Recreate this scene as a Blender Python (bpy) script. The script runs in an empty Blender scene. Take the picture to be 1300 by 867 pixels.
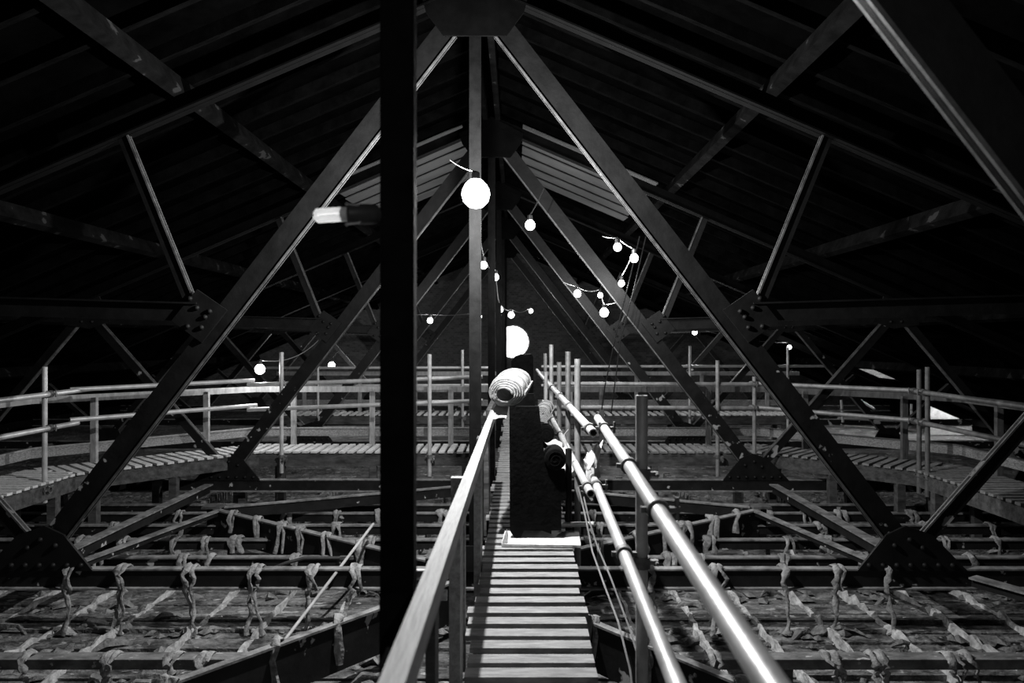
import bpy, math, random
from mathutils import Vector, Matrix
random.seed(7)
R = math.radians
sc = bpy.context.scene
C = sc.collection

# ------------------------------------------------------------------ camera
# frame 1300 x 867, focal length 900 px, horizon row 435, vanishing column 656; eye at the origin looking along +Y
FPX, VX, VY = 900.0, 656.0, 435.0
cd = bpy.data.cameras.new('camera'); cam = bpy.data.objects.new('camera', cd); C.objects.link(cam)
cd.sensor_width = 36.0; cd.lens = FPX/1300*36
cd.shift_x = -(VX-650)/1300; cd.shift_y = (VY-433.5)/1300
cd.clip_start = 0.05; cd.clip_end = 200
cam.location = (0, 0, 0); cam.rotation_euler = (R(90), 0, 0)
cd.dof.use_dof = True; cd.dof.focus_distance = 6.5; cd.dof.aperture_fstop = 2.4
sc.camera = cam
# ------------------------------------------------------------------ sky and exposure
w = bpy.data.worlds.new('sky'); sc.world = w; w.use_nodes = True
w.node_tree.nodes['Background'].inputs[0].default_value = (1, 1, 1, 1)
w.node_tree.nodes['Background'].inputs[1].default_value = 6.0
vs = sc.view_settings
vs.view_transform = 'Standard'; vs.look = 'None'; vs.exposure = 0.0; vs.gamma = 1.0; vs.use_curve_mapping = False

KEY, MID = 700.0, 1.0       # watts of the big bulb, factor on the others

# ------------------------------------------------------------------ materials (black and white place: greys only)
M = {}
def nodes(name):
    m = bpy.data.materials.new(name); m.use_nodes = True; M[name] = m
    nt = m.node_tree; return m, nt, nt.nodes['Principled BSDF']
def g(v): return (v, v, v, 1)
def mat(name, a, b, scale=6, rough=.7, metal=0, bump=.2, stretch=(1,1,1), detail=6, lo=.35, hi=.7, flake=None, bscale=None, spec=.4, bdist=.02, low=0):
    m, nt, p = nodes(name)
    geo = nt.nodes.new('ShaderNodeNewGeometry'); mp = nt.nodes.new('ShaderNodeMapping')
    mp.inputs['Scale'].default_value = stretch
    nt.links.new(geo.outputs['Position'], mp.inputs['Vector'])
    oi = nt.nodes.new('ShaderNodeObjectInfo')
    ad = nt.nodes.new('ShaderNodeVectorMath'); ad.operation = 'ADD'
    sc_ = nt.nodes.new('ShaderNodeVectorMath'); sc_.operation = 'SCALE'; sc_.inputs[3].default_value = 9
    nt.links.new(oi.outputs['Random'], sc_.inputs[0])
    nt.links.new(mp.outputs[0], ad.inputs[0]); nt.links.new(sc_.outputs[0], ad.inputs[1])
    n = nt.nodes.new('ShaderNodeTexNoise'); n.inputs['Scale'].default_value = scale; n.inputs['Detail'].default_value = detail
    n.inputs['Roughness'].default_value = .65
    nt.links.new(ad.outputs[0], n.inputs['Vector'])
    r = nt.nodes.new('ShaderNodeValToRGB'); r.color_ramp.elements[0].position = lo; r.color_ramp.elements[1].position = hi
    r.color_ramp.elements[0].color = g(a); r.color_ramp.elements[1].color = g(b)
    nt.links.new(n.outputs['Fac'], r.inputs[0])
    col = r.outputs[0]
    if flake:                                   # flaked paint and plaster splashes
        fs, th, fv = flake
        n2 = nt.nodes.new('ShaderNodeTexNoise'); n2.inputs['Scale'].default_value = fs; n2.inputs['Detail'].default_value = 4
        nt.links.new(ad.outputs[0], n2.inputs['Vector'])
        r2 = nt.nodes.new('ShaderNodeValToRGB'); r2.color_ramp.elements[0].position = th; r2.color_ramp.elements[1].position = th+.03
        if low:                                 # more splashes low down, near the plaster
            sx = nt.nodes.new('ShaderNodeSeparateXYZ'); nt.links.new(geo.outputs['Position'], sx.inputs[0])
            mm = nt.nodes.new('ShaderNodeMath'); mm.operation = 'MULTIPLY_ADD'; mm.inputs[1].default_value = -low
            nt.links.new(sx.outputs['Z'], mm.inputs[0]); nt.links.new(n2.outputs['Fac'], mm.inputs[2]); nt.links.new(mm.outputs[0], r2.inputs[0])
        else: nt.links.new(n2.outputs['Fac'], r2.inputs[0])
        mx = nt.nodes.new('ShaderNodeMix'); mx.data_type = 'RGBA'
        nt.links.new(r2.outputs[0], mx.inputs[0]); nt.links.new(col, mx.inputs[6]); mx.inputs[7].default_value = g(fv)
        col = mx.outputs[2]
    nt.links.new(col, p.inputs['Base Color'])
    p.inputs['Roughness'].default_value = rough; p.inputs['Metallic'].default_value = metal
    p.inputs['Specular IOR Level'].default_value = spec
    if bump:
        bp = nt.nodes.new('ShaderNodeBump'); bp.inputs['Strength'].default_value = bump; bp.inputs['Distance'].default_value = bdist
        n3 = nt.nodes.new('ShaderNodeTexNoise'); n3.inputs['Scale'].default_value = bscale or scale*2.5; n3.inputs['Detail'].default_value = 6
        nt.links.new(ad.outputs[0], n3.inputs['Vector']); nt.links.new(n3.outputs['Fac'], bp.inputs['Height'])
        nt.links.new(bp.outputs[0], p.inputs['Normal'])
    return m
mat('steel', .003, .009, 5, .6, .0, .15, spec=.2)
mat('steel_flaked', .006, .016, 5, .6, 0, .2, flake=(7, .655, .4), spec=.2)
mat('steel_diag', .0025, .008, 5, low=.07, rough=.6, bump=.2, flake=(6, .71, .3), spec=.2)
mat('steel_post', .0035, .008, 8, .7, 0, .1, spec=.05)
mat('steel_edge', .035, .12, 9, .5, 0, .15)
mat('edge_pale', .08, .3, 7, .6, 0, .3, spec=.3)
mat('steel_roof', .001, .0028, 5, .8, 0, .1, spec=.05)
mat('tube', .38, .62, 7, .42, .35, .12, stretch=(1,.6,1))
mat('timber_worn', .06, .2, 4, .85, 0, .5, stretch=(1.5,3,2), flake=(9,.64,.35))
mat('rope_dark', .006, .012, 9, .8, 0, 0, spec=.1)
mat('slat_shaded', .12, .26, 6, .8, 0, .25, stretch=(3,3,4))  # walkway slats with the scaffold side's shade put into their colour
mat('timber_shaded', .04, .1, 5, .8, 0, .25, stretch=(5,.8,1.2))  # walkway timber darkened to paint in the dim scaffold side
mat('tube_shaded', .07, .16, 8, .6, .2, .15)  # scaffold tube in a darker tone, shade of the dim side painted in
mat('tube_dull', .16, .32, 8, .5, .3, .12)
mat('coupler', .08, .22, 20, .5, .5, .2)
mat('timber_pale', .2, .4, 5, .65, 0, .15, stretch=(6,.6,6))
mat('timber_grey', .2, .36, 5, .75, 0, .25, stretch=(5,.8,1.2))
mat('slat', .17, .36, 6, .75, 0, .25, stretch=(1.2,6,4))
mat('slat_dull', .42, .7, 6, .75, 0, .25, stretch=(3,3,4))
mat('joist', .025, .1, 6, .85, 0, .4, stretch=(.6,2,2))
mat('plank', .03, .25, 4.5, .95, 0, 1.0, stretch=(.8,1.5,1), flake=(8, .63, .38), bscale=14, bdist=.08, lo=.4, hi=.64)
mat('floor_dust', .04, .24, 2.2, .95, 0, 1.0, stretch=(1,1,1), flake=(6, .64, .4), bscale=11, bdist=.08)
mat('plaster', .1, .4, 12, .9, 0, .8, bscale=30, bdist=.02)
mat('plaster_bright', .2, .6, 12, .9, 0, .8, bscale=30, bdist=.02)
mat('plaster_dull', .06, .25, 9, .9, 0, .9, bscale=26, bdist=.03)
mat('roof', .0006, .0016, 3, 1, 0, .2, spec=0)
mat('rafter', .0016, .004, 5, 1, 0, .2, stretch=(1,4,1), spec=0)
mat('roof_pale', .05, .085, 4, .8, 0, .15, stretch=(1,6,1))
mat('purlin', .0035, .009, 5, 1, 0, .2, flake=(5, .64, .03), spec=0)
mat('black_cloth', .002, .005, 12, .95, 0, .3, spec=.06)
mat('felt', .24, .36, 18, .9, 0, .4)
mat('sheet', .42, .66, 9, .8, 0, .3)
mat('toe_mesh', .1, .38, 40, .7, .1, .5, stretch=(1,1,3))
mat('cable', .03, .06, 9, .6, 0, 0)
mat('cable_pale', .2, .35, 9, .6, 0, 0)
mat('socket', .02, .05, 9, .5, 0, 0)
mat('porcelain', .65, .8, 9, .3, 0, 0)
# brickwork of the end walls, too far off to pick bricks apart
m, nt, p = nodes('brickwork')
geo = nt.nodes.new('ShaderNodeNewGeometry'); mp = nt.nodes.new('ShaderNodeMapping'); mp.inputs['Rotation'].default_value = (R(90), 0, 0)
br = nt.nodes.new('ShaderNodeTexBrick'); br.inputs['Scale'].default_value = 3.6
br.inputs['Color1'].default_value = g(.04); br.inputs['Color2'].default_value = g(.085); br.inputs['Mortar'].default_value = g(.1)
nt.links.new(geo.outputs['Position'], mp.inputs[0]); nt.links.new(mp.outputs[0], br.inputs[0]); nt.links.new(br.outputs[0], p.inputs['Base Color'])
p.inputs['Roughness'].default_value = .9
bp = nt.nodes.new('ShaderNodeBump'); bp.inputs['Strength'].default_value = .5; bp.inputs['Distance'].default_value = .02
nt.links.new(br.outputs['Fac'], bp.inputs['Height']); bp.invert = True; nt.links.new(bp.outputs[0], p.inputs['Normal'])
m, nt, p = nodes('bulb_glass')        # clear glowing glass: lets the filament's light through
em = nt.nodes.new('ShaderNodeEmission'); em.inputs[1].default_value = 4.0; tr = nt.nodes.new('ShaderNodeBsdfTransparent'); asd = nt.nodes.new('ShaderNodeAddShader')
nt.links.new(em.outputs[0], asd.inputs[0]); nt.links.new(tr.outputs[0], asd.inputs[1]); nt.links.new(asd.outputs[0], nt.nodes['Material Output'].inputs['Surface']); nt.nodes.remove(p)
m, nt, p = nodes('window_glass')
p.inputs['Base Color'].default_value = g(.95); p.inputs['Roughness'].default_value = .0; p.inputs['Transmission Weight'].default_value = 1; p.inputs['IOR'].default_value = 1.02
m, nt, p = nodes('lamp_tube')
p.inputs['Emission Color'].default_value = g(1); p.inputs['Emission Strength'].default_value = .6  # small added glow lifts the tubes above their reflected light
p.inputs['Base Color'].default_value = g(.85); p.inputs['Roughness'].default_value = .15
tl = nt.nodes.new('ShaderNodeBsdfTranslucent'); tl.inputs[0].default_value = g(.9); ms = nt.nodes.new('ShaderNodeMixShader'); ms.inputs[0].default_value = .6
nt.links.new(p.outputs[0], ms.inputs[1]); nt.links.new(tl.outputs[0], ms.inputs[2]); nt.links.new(ms.outputs[0], nt.nodes['Material Output'].inputs['Surface'])

# ------------------------------------------------------------------ mesh helpers
def P(x, y, Y): return Vector(((x-VX)*Y/FPX, Y, -(y-VY)*Y/FPX))
class MB:
    def __init__(s): s.v = []; s.f = []
    def add(s, vs_, fs_):
        b = len(s.v); s.v += [tuple(v) for v in vs_]; s.f += [tuple(b+i for i in f) for f in fs_]; return s
    def box(s, x0, x1, y0, y1, z0, z1):
        return s.add([(x,y,z) for z in (z0,z1) for y in (y0,y1) for x in (x0,x1)],
            [(0,2,3,1),(4,5,7,6),(0,1,5,4),(2,6,7,3),(0,4,6,2),(1,3,7,5)])
    def bar(s, a, b, wdt, hgt, up=(0,0,1), off=(0,0)):
        a = Vector(a); b = Vector(b); d = (b-a).normalized(); u = Vector(up)
        sd = d.cross(u).normalized(); u = sd.cross(d).normalized(); vs_ = []
        for q in (a, b):
            for (i, j) in ((-1,-1),(1,-1),(1,1),(-1,1)): vs_.append(q + sd*(i*wdt/2+off[0]) + u*(j*hgt/2+off[1]))
        return s.add(vs_, [(3,2,1,0),(4,5,6,7),(0,1,5,4),(1,2,6,5),(2,3,7,6),(3,0,4,7)])
    def prism(s, pts, y0, y1):        # polygon in X,Z pushed along Y
        n = len(pts); vs_ = [(x,y0,z) for x,z in pts] + [(x,y1,z) for x,z in pts]
        return s.add(vs_, [tuple(range(n)), tuple(range(2*n-1, n-1, -1))] + [(i, i+n, (i+1)%n+n, (i+1)%n) for i in range(n)])
    def tube(s, pts, rad, n=10, cap=True, flat=1.0, jit=0):
        pts = [Vector(p_) for p_ in pts]; k = len(pts); rr = rad if isinstance(rad, (list, tuple)) else [rad]*k; vs_ = []; pu = None
        for i, p_ in enumerate(pts):
            d = (pts[min(i+1,k-1)] - pts[max(i-1,0)]).normalized()
            ref = pu if pu is not None else (Vector((0,0,1)) if abs(d.z) < .9 else Vector((0,1,0)))
            sd = d.cross(ref).normalized(); u = sd.cross(d).normalized(); pu = u
            for j in range(n):
                a = 2*math.pi*j/n; q = 1+random.uniform(-jit, jit)
                vs_.append(p_ + sd*math.cos(a)*rr[i]*q + u*math.sin(a)*rr[i]*flat*q)
        fs_ = [(i*n+j, i*n+(j+1)%n, (i+1)*n+(j+1)%n, (i+1)*n+j) for i in range(k-1) for j in range(n)]
        if cap: fs_ += [tuple(range(n-1,-1,-1)), tuple((k-1)*n+j for j in range(n))]
        return s.add(vs_, fs_)
    def pipe(s, a, b, ro, ri, n=16):   # hollow tube with open ends
        a = Vector(a); b = Vector(b); d = (b-a).normalized(); ref = Vector((0,0,1)) if abs(d.z) < .9 else Vector((0,1,0))
        sd = d.cross(ref).normalized(); u = sd.cross(d).normalized(); vs_ = []
        for q, r_ in ((a,ro),(b,ro),(b,ri),(a,ri)):
            for j in range(n):
                t = 2*math.pi*j/n; vs_.append(q + sd*math.cos(t)*r_ + u*math.sin(t)*r_)
        return s.add(vs_, [(i*n+j, i*n+(j+1)%n, ((i+1)%4)*n+(j+1)%n, ((i+1)%4)*n+j) for i in range(4) for j in range(n)])
    def lathe(s, prof, c=(0,0,0), n=14, axis='Z'):
        vs_ = []; k = len(prof); c = Vector(c)
        for r_, h in prof:
            for j in range(n):
                t = 2*math.pi*j/n; a, b = r_*math.cos(t), r_*math.sin(t)
                vs_.append(c + Vector({'Z':(a,b,h), 'Y':(a,h,b), 'X':(h,a,b)}[axis]))
        return s.add(vs_, [(i*n+j, i*n+(j+1)%n, (i+1)*n+(j+1)%n, (i+1)*n+j) for i in range(k-1) for j in range(n)])
    def mesh(s, name, mt, smooth=False):
        me = bpy.data.meshes.new(name); me.from_pydata(s.v, [], s.f); me.materials.append(M[mt])
        import bmesh
        bm = bmesh.new(); bm.from_mesh(me); bmesh.ops.recalc_face_normals(bm, faces=bm.faces); bm.to_mesh(me); bm.free()
        if smooth:
            me.polygons.foreach_set('use_smooth', [True]*len(me.polygons))
            try: me.set_sharp_from_angle(angle=R(45))
            except Exception: pass
        return me
    def build(s, name, mt, parent=None, smooth=False): return link(name, s.mesh(name, mt, smooth), parent)
def link(name, data, parent=None, loc=None, rz=None):
    o = bpy.data.objects.new(name, data); C.objects.link(o)
    if parent is not None: o.parent = parent
    if loc is not None: o.location = loc
    if rz is not None: o.rotation_euler[2] = rz
    return o
def tag(o, label, cat, group=None):
    o['label'] = label; o['category'] = cat
    if group: o['group'] = group
    return o
def thing(name, label, cat, loc=(0,0,0), group=None):
    return tag(link(name, None, None, loc), label, cat, group)
def local(root):            # translate world vertices into a thing at root.location
    return -Vector(root.location)
class LB(MB):               # builder in world coordinates, stored relative to the thing's base
    def __init__(s, root): super().__init__(); s.root = root
    def build(s, name, mt, parent=None, smooth=False):
        o = Vector(s.root.location); s.v = [tuple(Vector(v)-o) for v in s.v]
        return MB.build(s, name, mt, parent or s.root, smooth)
def struct(name, mb, mt):
    o = mb.build(name, mt); o['kind'] = 'structure'; return o

# ------------------------------------------------------------------ the shell
CL = -.36                       # centre line of the roof
SL = .43                        # roof pitch
TY = [2.16, 6.16, 10.16, 14.16, 18.16, 22.16]
YB, YF = -3.0, 26.0
FZ = -2.5
UM = 14.2
def roof_z(u): return 3.47 - SL*u
nrm = Vector((SL, 0, 1)).normalized()
# floor
mb = MB(); mb.box(CL-UM, CL+UM, YB, YF+.4, FZ-.12, FZ-.02); floor = struct('floor', mb, 'floor_dust')
# roof slopes: one cell grid per slope, two gaps that let daylight in low on the right
holes = [(9.7, 10.75, 18.9, 20.3), (11.0, 12.6, 18.3, 19.15)]
def slope(sgn, name, hs):
    us = sorted({0, UM} | {h for H in hs for h in H[:2]}); ys = sorted({YB, YF+.4} | {h for H in hs for h in H[2:]}); mb = MB()
    for i in range(len(us)-1):
        for j in range(len(ys)-1):
            u0, u1, y0, y1 = us[i], us[i+1], ys[j], ys[j+1]; uc, yc = (u0+u1)/2, (y0+y1)/2
            if any(H[0] < uc < H[1] and H[2] < yc < H[3] for H in hs): continue
            x0, x1 = CL+sgn*u0, CL+sgn*u1; z0, z1 = roof_z(u0)+.1, roof_z(u1)+.1; t = .05
            mb.add([(x0,y0,z0),(x1,y0,z1),(x1,y1,z1),(x0,y1,z0),(x0,y0,z0+t),(x1,y0,z1+t),(x1,y1,z1+t),(x0,y1,z0+t)],
                   [(0,1,2,3),(7,6,5,4),(0,4,5,1),(1,5,6,2),(2,6,7,3),(3,7,4,0)])
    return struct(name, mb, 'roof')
ceil_l = slope(-1, 'ceiling', []); ceil_r = slope(1, 'ceiling', holes)
# end wall with the round window
WC = P(651, 434, YF); WR = .63
mb = MB(); n = 48; x0, x1, z0, z1 = CL-UM-.2, CL+UM+.2, FZ-.2, 3.9
def edge(t):
    c, s_ = math.cos(t), math.sin(t); k = min(((x1 if c > 0 else x0)-WC.x)/c if abs(c) > 1e-6 else 1e9, ((z1 if s_ > 0 else z0)-WC.z)/s_ if abs(s_) > 1e-6 else 1e9)
    return (WC.x+c*k, WC.z+s_*k)
ang = sorted([2*math.pi*i/n for i in range(n)] + [math.atan2(z-WC.z, x-WC.x) % (2*math.pi) for x in (x0,x1) for z in (z0,z1)])
vv = []
for t in ang:
    ex, ez = edge(t); cx, cz = WC.x+WR*math.cos(t), WC.z+WR*math.sin(t)
    vv += [(cx,YF,cz),(ex,YF,ez),(cx,YF+.35,cz),(ex,YF+.35,ez)]
k = len(ang); mb.add(vv, [q for i in range(k) for q in ((4*i,4*i+1,4*((i+1)%k)+1,4*((i+1)%k)),(4*i+2,4*((i+1)%k)+2,4*((i+1)%k)+3,4*i+3),(4*i,4*((i+1)%k),4*((i+1)%k)+2,4*i+2),(4*i+1,4*i+3,4*((i+1)%k)+3,4*((i+1)%k)+1))])
wall = struct('wall_back', mb, 'brickwork')
mb = MB(); mb.box(x0, x1, YB-.3, YB, z0, z1); struct('wall_front', mb, 'brickwork')
mb = MB(); mb.box(x0-.1, x0+.1, YB, YF, z0, -1.5); struct('wall_left', mb, 'brickwork')
mb = MB(); mb.box(x1-.1, x1+.1, YB, YF, z0, -1.5); struct('wall_right', mb, 'brickwork')
# round window: frame ring, glazing bars and panes
mb = MB()
for i in range(n):
    pass
ring = [(WR-.05, .14), (WR-.05, .22), (WR, .22), (WR, .14), (WR-.05, .14)]
mb.lathe(ring, (WC.x, YF, WC.z), 48, 'Y'); win = struct('window_1', mb, 'timber_grey')
gl = MB(); gl.lathe([(.001,.175),(WR-.04,.175),(WR-.04,.185),(.001,.185)], (WC.x, YF, WC.z), 48, 'Y'); gl.build('pane', 'window_glass', win)
for a in (25, 155, 270):
    b = MB(); d = Vector((math.cos(R(a)), 0, math.sin(R(a)))); c = Vector((WC.x, YF+.18, WC.z)); b.bar(c, c+d*(WR-.03), .03, .012, (0,1,0)); b.build('glazing_bar', 'timber_grey', win)
# common rafters, each a part of its slope
rl = {}
for sgn, par in ((-1, ceil_l), (1, ceil_r)):
    b = MB(); a0 = Vector((sgn*.06, 0, roof_z(.06)+.04)); b0 = Vector((sgn*(UM-.6), 0, roof_z(UM-.6)+.04)); b.bar(a0, b0, .06, .12)
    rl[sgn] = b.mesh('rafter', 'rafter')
    y = -.4
    while y < YF-.1:
        if not (sgn > 0 and (18.6 < y < 20.4)): link('rafter', rl[sgn], par, (CL, y, 0))
        y += .571
# the pale boarded bays either side of the ridge
for sgn, par in ((-1, ceil_l), (1, ceil_r)):
    for k in range(6):
        y0 = 10.47 + .571*k; b = MB(); u0, u1 = .45, 2.45; vs_ = []
        for dz in (-.03, -.015):
            for (u, yy, lap) in ((u0,y0,-.035),(u1,y0,-.035),(u1,y0+.58,0),(u0,y0+.58,0)): vs_.append((CL+sgn*u, yy, roof_z(u)+dz+lap))
        b.add(vs_, [(0,1,2,3),(7,6,5,4),(0,4,5,1),(1,5,6,2),(2,6,7,3),(3,7,4,0)])
        b.build('pale_panel', 'roof_pale', par)
# purlins and ridge
for sgn, par in ((-1, ceil_l), (1, ceil_r)):
    for u in (2.6, 4.75, 6.9, 9.1, 12.9):
        b = MB(); b.bar((CL+sgn*u, YB, roof_z(u)-.12), (CL+sgn*u, YF, roof_z(u)-.12), .1, .18, (sgn*SL, 0, 1)); b.build('purlin', 'purlin', par)
b = MB()
for dx in (-.09, .09): b.box(CL+dx-.035, CL+dx+.035, YB, YF, 3.17, 3.36)
b.build('ridge_beam', 'purlin', ceil_l)

# ------------------------------------------------------------------ roof trusses
def member(mb, a, b, wdt, y, flange=.11, t=.025):
    # steel angle in the truss plane: web plate plus a flange along the edge that faces the centre line
    a = Vector((a[0], y, a[1])); b = Vector((b[0], y, b[1])); mb.bar(a, b, t, wdt, (1,0,0) if abs((b-a).normalized().x) < .99 else (0,0,1))
def build_truss(label, group=None, rivets=True):
    root = thing('roof_truss', label, 'truss', (CL, 0, FZ), group); o = lambda mb, n, m='steel': LBuild(mb, n, m)
    Z0 = -FZ
    def part(mb, name, m='steel', parent=None, smooth=False):
        mb.v = [(v[0], v[1], v[2]+Z0) for v in mb.v]; return MB.build(mb, name, m, parent or root, smooth)
    # king post: web with side flanges and a splice plate
    b = MB(); b.box(-.046,.046,-.026,.026,-2.12,3.1); part(b, 'king_post', 'steel_post')
    for s in (-1, 1):
        b = MB(); b.box(s*.0485-.0025, s*.0485+.0025, -.03, .03, -1.9, 2.7); part(b, 'post_flange', 'steel_post')
    b = MB(); b.box(-.0515,.0515,-.036,-.03,-1.9,-.75); part(b, 'splice_plate', 'steel_post')
    # tie beam: I section
    b = MB(); b.box(-12,12,-.03,.03,-2.11,-1.97); part(b, 'tie_beam', 'steel_flaked')
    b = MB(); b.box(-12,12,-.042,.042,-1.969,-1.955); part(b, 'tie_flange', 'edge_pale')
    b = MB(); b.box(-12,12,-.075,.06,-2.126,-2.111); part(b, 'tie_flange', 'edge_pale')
    # apex gusset
    b = MB(); b.prism([(-.46,2.98),(-.42,2.84),(-.27,2.64),(.27,2.64),(.42,2.84),(.46,2.98),(0,3.22)], -.066, -.046); part(b, 'gusset_plate', 'steel_roof')
    for s in (-1, 1):
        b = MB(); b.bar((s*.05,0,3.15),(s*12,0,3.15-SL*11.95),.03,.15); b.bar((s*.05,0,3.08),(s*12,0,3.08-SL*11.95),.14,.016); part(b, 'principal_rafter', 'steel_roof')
        def ang(name, a, c, wd, m='steel'):
            a = Vector((s*a[0],0,a[1])); c = Vector((s*c[0],0,c[1])); d = (c-a).normalized()
            n_ = Vector((d.z,0,-d.x)); n_ = n_ if n_.x*s < 0 else -n_            # towards the centre line
            b = MB(); b.bar(a, c, .03, wd, n_)
            web = part(b, name, m)
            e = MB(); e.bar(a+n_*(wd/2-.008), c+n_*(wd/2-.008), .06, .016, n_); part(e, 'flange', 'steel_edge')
        ang('diagonal', (.24,2.72), (3.72,-1.78), .2, 'steel_diag')
        ang('strut', (2.45,.3), (3.05,1.78), .1)
        ang('strut', (3.82,-1.8), (5.85,.5), .13, 'steel_diag')
        ang('strut', (5.9,.35), (7.75,-1.85), .13, 'steel_diag')
        ang('strut', (7.85,-1.85), (9.0,-.85), .1)
        b = MB(); b.bar((s*2.4,0,.26),(s*5.9,0,.36),.03,.15); b.bar((s*2.4,0,.34),(s*5.9,0,.44),.12,.016); part(b, 'collar_beam')
        # node plates
        def plate(pts, rv):
            b = MB(); b.prism([(s*x, z) for x, z in pts], -.045, -.02); q = part(b, 'gusset_plate', 'steel')
            if rivets and rv:
                for (x, z) in rv:
                    r_ = MB(); r_.lathe([(.024,0),(.022,-.012),(.012,-.022),(.0005,-.025)], (s*x, -.045, z), 8, 'Y'); part(r_, 'rivet', 'steel', q, True)
        plate([(2.14,.28),(2.40,.46),(2.62,.19),(2.36,.0)], [(2.29,.27),(2.40,.3),(2.46,.38),(2.36,.13),(2.48,.14),(2.33,.22)])
        plate([(3.3,-1.97),(3.55,-1.66),(3.72,-1.58),(3.95,-1.66),(4.25,-1.97)], [(3.4+.12*i,-1.92) for i in range(7)] + [(3.62,-1.75),(3.75,-1.7),(3.86,-1.77)])
        plate([(5.45,.3),(5.6,.66),(6.1,.46),(6.1,.25),(5.75,.2)], [(5.7,.3),(5.85,.3),(5.75,.4)])
        plate([(7.45,-1.97),(7.6,-1.7),(7.9,-1.7),(8.1,-1.97)], [])
    b = MB(); b.prism([(-.4,-1.97),(-.2,-1.75),(.2,-1.75),(.4,-1.97)], -.066, -.046); part(b, 'gusset_plate')
    return root
def copy_tree(o, parent=None):
    c = o.copy(); C.objects.link(c); c.parent = parent
    for ch in list(o.children): copy_tree(ch, c)
    return c
proto = build_truss('riveted steel roof truss whose dark king post carries the tube lamp')
labels = [None, 'riveted steel roof truss with its king post just behind the big glowing bulb',
          'riveted steel roof truss standing at the edge of the cross walkway'] + ['riveted steel roof truss between the two cross walkways', 'riveted steel roof truss just beyond the distant cross walkway', 'riveted steel roof truss closest to the brick wall with round window']
for i, y in enumerate(TY):
    t = proto if i == 0 else copy_tree(proto)
    t.location = (CL, y, FZ)
    if labels[i]: t['label'] = labels[i]
    t['group'] = 'roof trusses'

# low level bracing between the ties
def plate_beam(a, b, z0, z1, label, t=.03, m='steel_flaked', fl=.05, name='bracing_beam'):
    root = thing(name, label, 'beam', (a[0], a[1], z0), 'low bracing between the trusses')
    q = LB(root); q.bar((a[0],a[1],(z0+z1)/2),(b[0],b[1],(z0+z1)/2), t, z1-z0); q.build('web', m)
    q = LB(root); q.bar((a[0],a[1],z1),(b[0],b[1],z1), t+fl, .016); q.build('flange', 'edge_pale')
    return root
NX = 3.25
for s, side in ((-1, 'beside the timber rail'), (1, 'beside the scaffold rail')):
    plate_beam((CL+s*.15, 6.30), (CL+s*NX, 8.5), -2.34, -2.0, 'deep dark flaking plate beam running back from tie beam '+side)
    plate_beam((CL+s*.15, 10.02), (CL+s*(NX-.05), 8.62), -2.14, -2.0, 'shallow dark bracing beam running forward from farther tie beam '+side)
    plate_beam((CL+s*.1, 6.02), (CL+s*2.75, 2.9), -2.34, -2.0, 'deep dark flaking plate beam running forward under the catwalk '+side, fl=.03)
    plate_beam((CL+s*3.95, 6.3), (CL+s*3.98, 10.0), -2.12, -2.0, 'pale topped longitudinal runner between truss feet '+side, fl=.09, name='runner_beam')
    plate_beam((CL+s*3.66, 6.3), (CL+s*3.2, 8.42), -2.06, -2.0, 'thin pale brace from truss foot '+side, fl=.05, name='runner_beam')
    plate_beam((CL+s*4.25, 6.05), (CL+s*5.6, 3.6), -2.08, -2.0, 'dark flat brace running forward from outer truss foot '+side, fl=.09, name='runner_beam')
    q = thing('hanger_stub', 'short dark steel stub where bracing beams meet '+side, 'post', (CL+s*(NX+.05), 8.56, FZ)); b = LB(q); c = Vector(q.location)
    b.box(c.x-.06, c.x+.06, c.y-.05, c.y+.05, FZ, -1.97); b.build('stub', 'steel'); b = LB(q); b.box(c.x-.11, c.x+.11, c.y-.09, c.y+.09, -1.99, -1.965); b.build('cap_plate', 'steel_edge')

# ------------------------------------------------------------------ floor: planks, plaster ridges, joists, ribs
y = 3.6
while y < 9.9:
    wd = random.uniform(.13, .24); xs = [-8.2] + sorted(random.uniform(-6.5, 6) for _ in range(3)) + [8]
    for a, b_ in zip(xs, xs[1:]):
        if b_-a < .25: continue
        h = random.uniform(.01, .06); q = MB()
        tl = random.uniform(-.012, .012)
        q.add([(a,y,FZ-.03),(b_-.012,y,FZ-.03),(b_-.012,y+wd-.014,FZ-.03),(a,y+wd-.014,FZ-.03),(a,y,FZ+h+tl-.02),(b_-.012,y,FZ+h-.02),(b_-.012,y+wd-.014,FZ+h-tl-.02),(a,y+wd-.014,FZ+h-.02)],
              [(3,2,1,0),(4,5,6,7),(0,1,5,4),(1,2,6,5),(2,3,7,6),(3,0,4,7)])
        q.build('plank', 'plank', floor)
    y += wd
def ridge(x, ya, yb, h, wd, m):
    q = MB(); n_ = int((yb-ya)/.09); vs_ = []
    for i in range(n_+1):
        yy = ya+(yb-ya)*i/n_; hh = h*random.uniform(.45, 1.35); ww = wd*random.uniform(.5, 1.35); xx = x+random.uniform(-.012, .012)
        vs_ += [(xx-ww, yy, FZ-.01), (xx-ww*.6, yy, FZ+hh*random.uniform(.7,1)), (xx+ww*.6, yy, FZ+hh*random.uniform(.8,1.1)), (xx+ww, yy, FZ-.01)]
    q.add(vs_, [(4*i+j, 4*i+j+1, 4*i+j+5, 4*i+j+4) for i in range(n_) for j in range(3)] + [(0,1,2,3), (4*n_+3,4*n_+2,4*n_+1,4*n_)])
    q.build('plaster_ridge', m, floor)
for X in (-5.7,-5.1,-4.54,-3.98,-3.42,-2.76,-2.2,-1.6,1.0,1.55,2.1,2.66,3.21,3.78,4.35,4.95): ridge(X, 3.7, 8.2+random.uniform(-.4,.4), .078, .028, 'plaster_bright')
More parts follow.
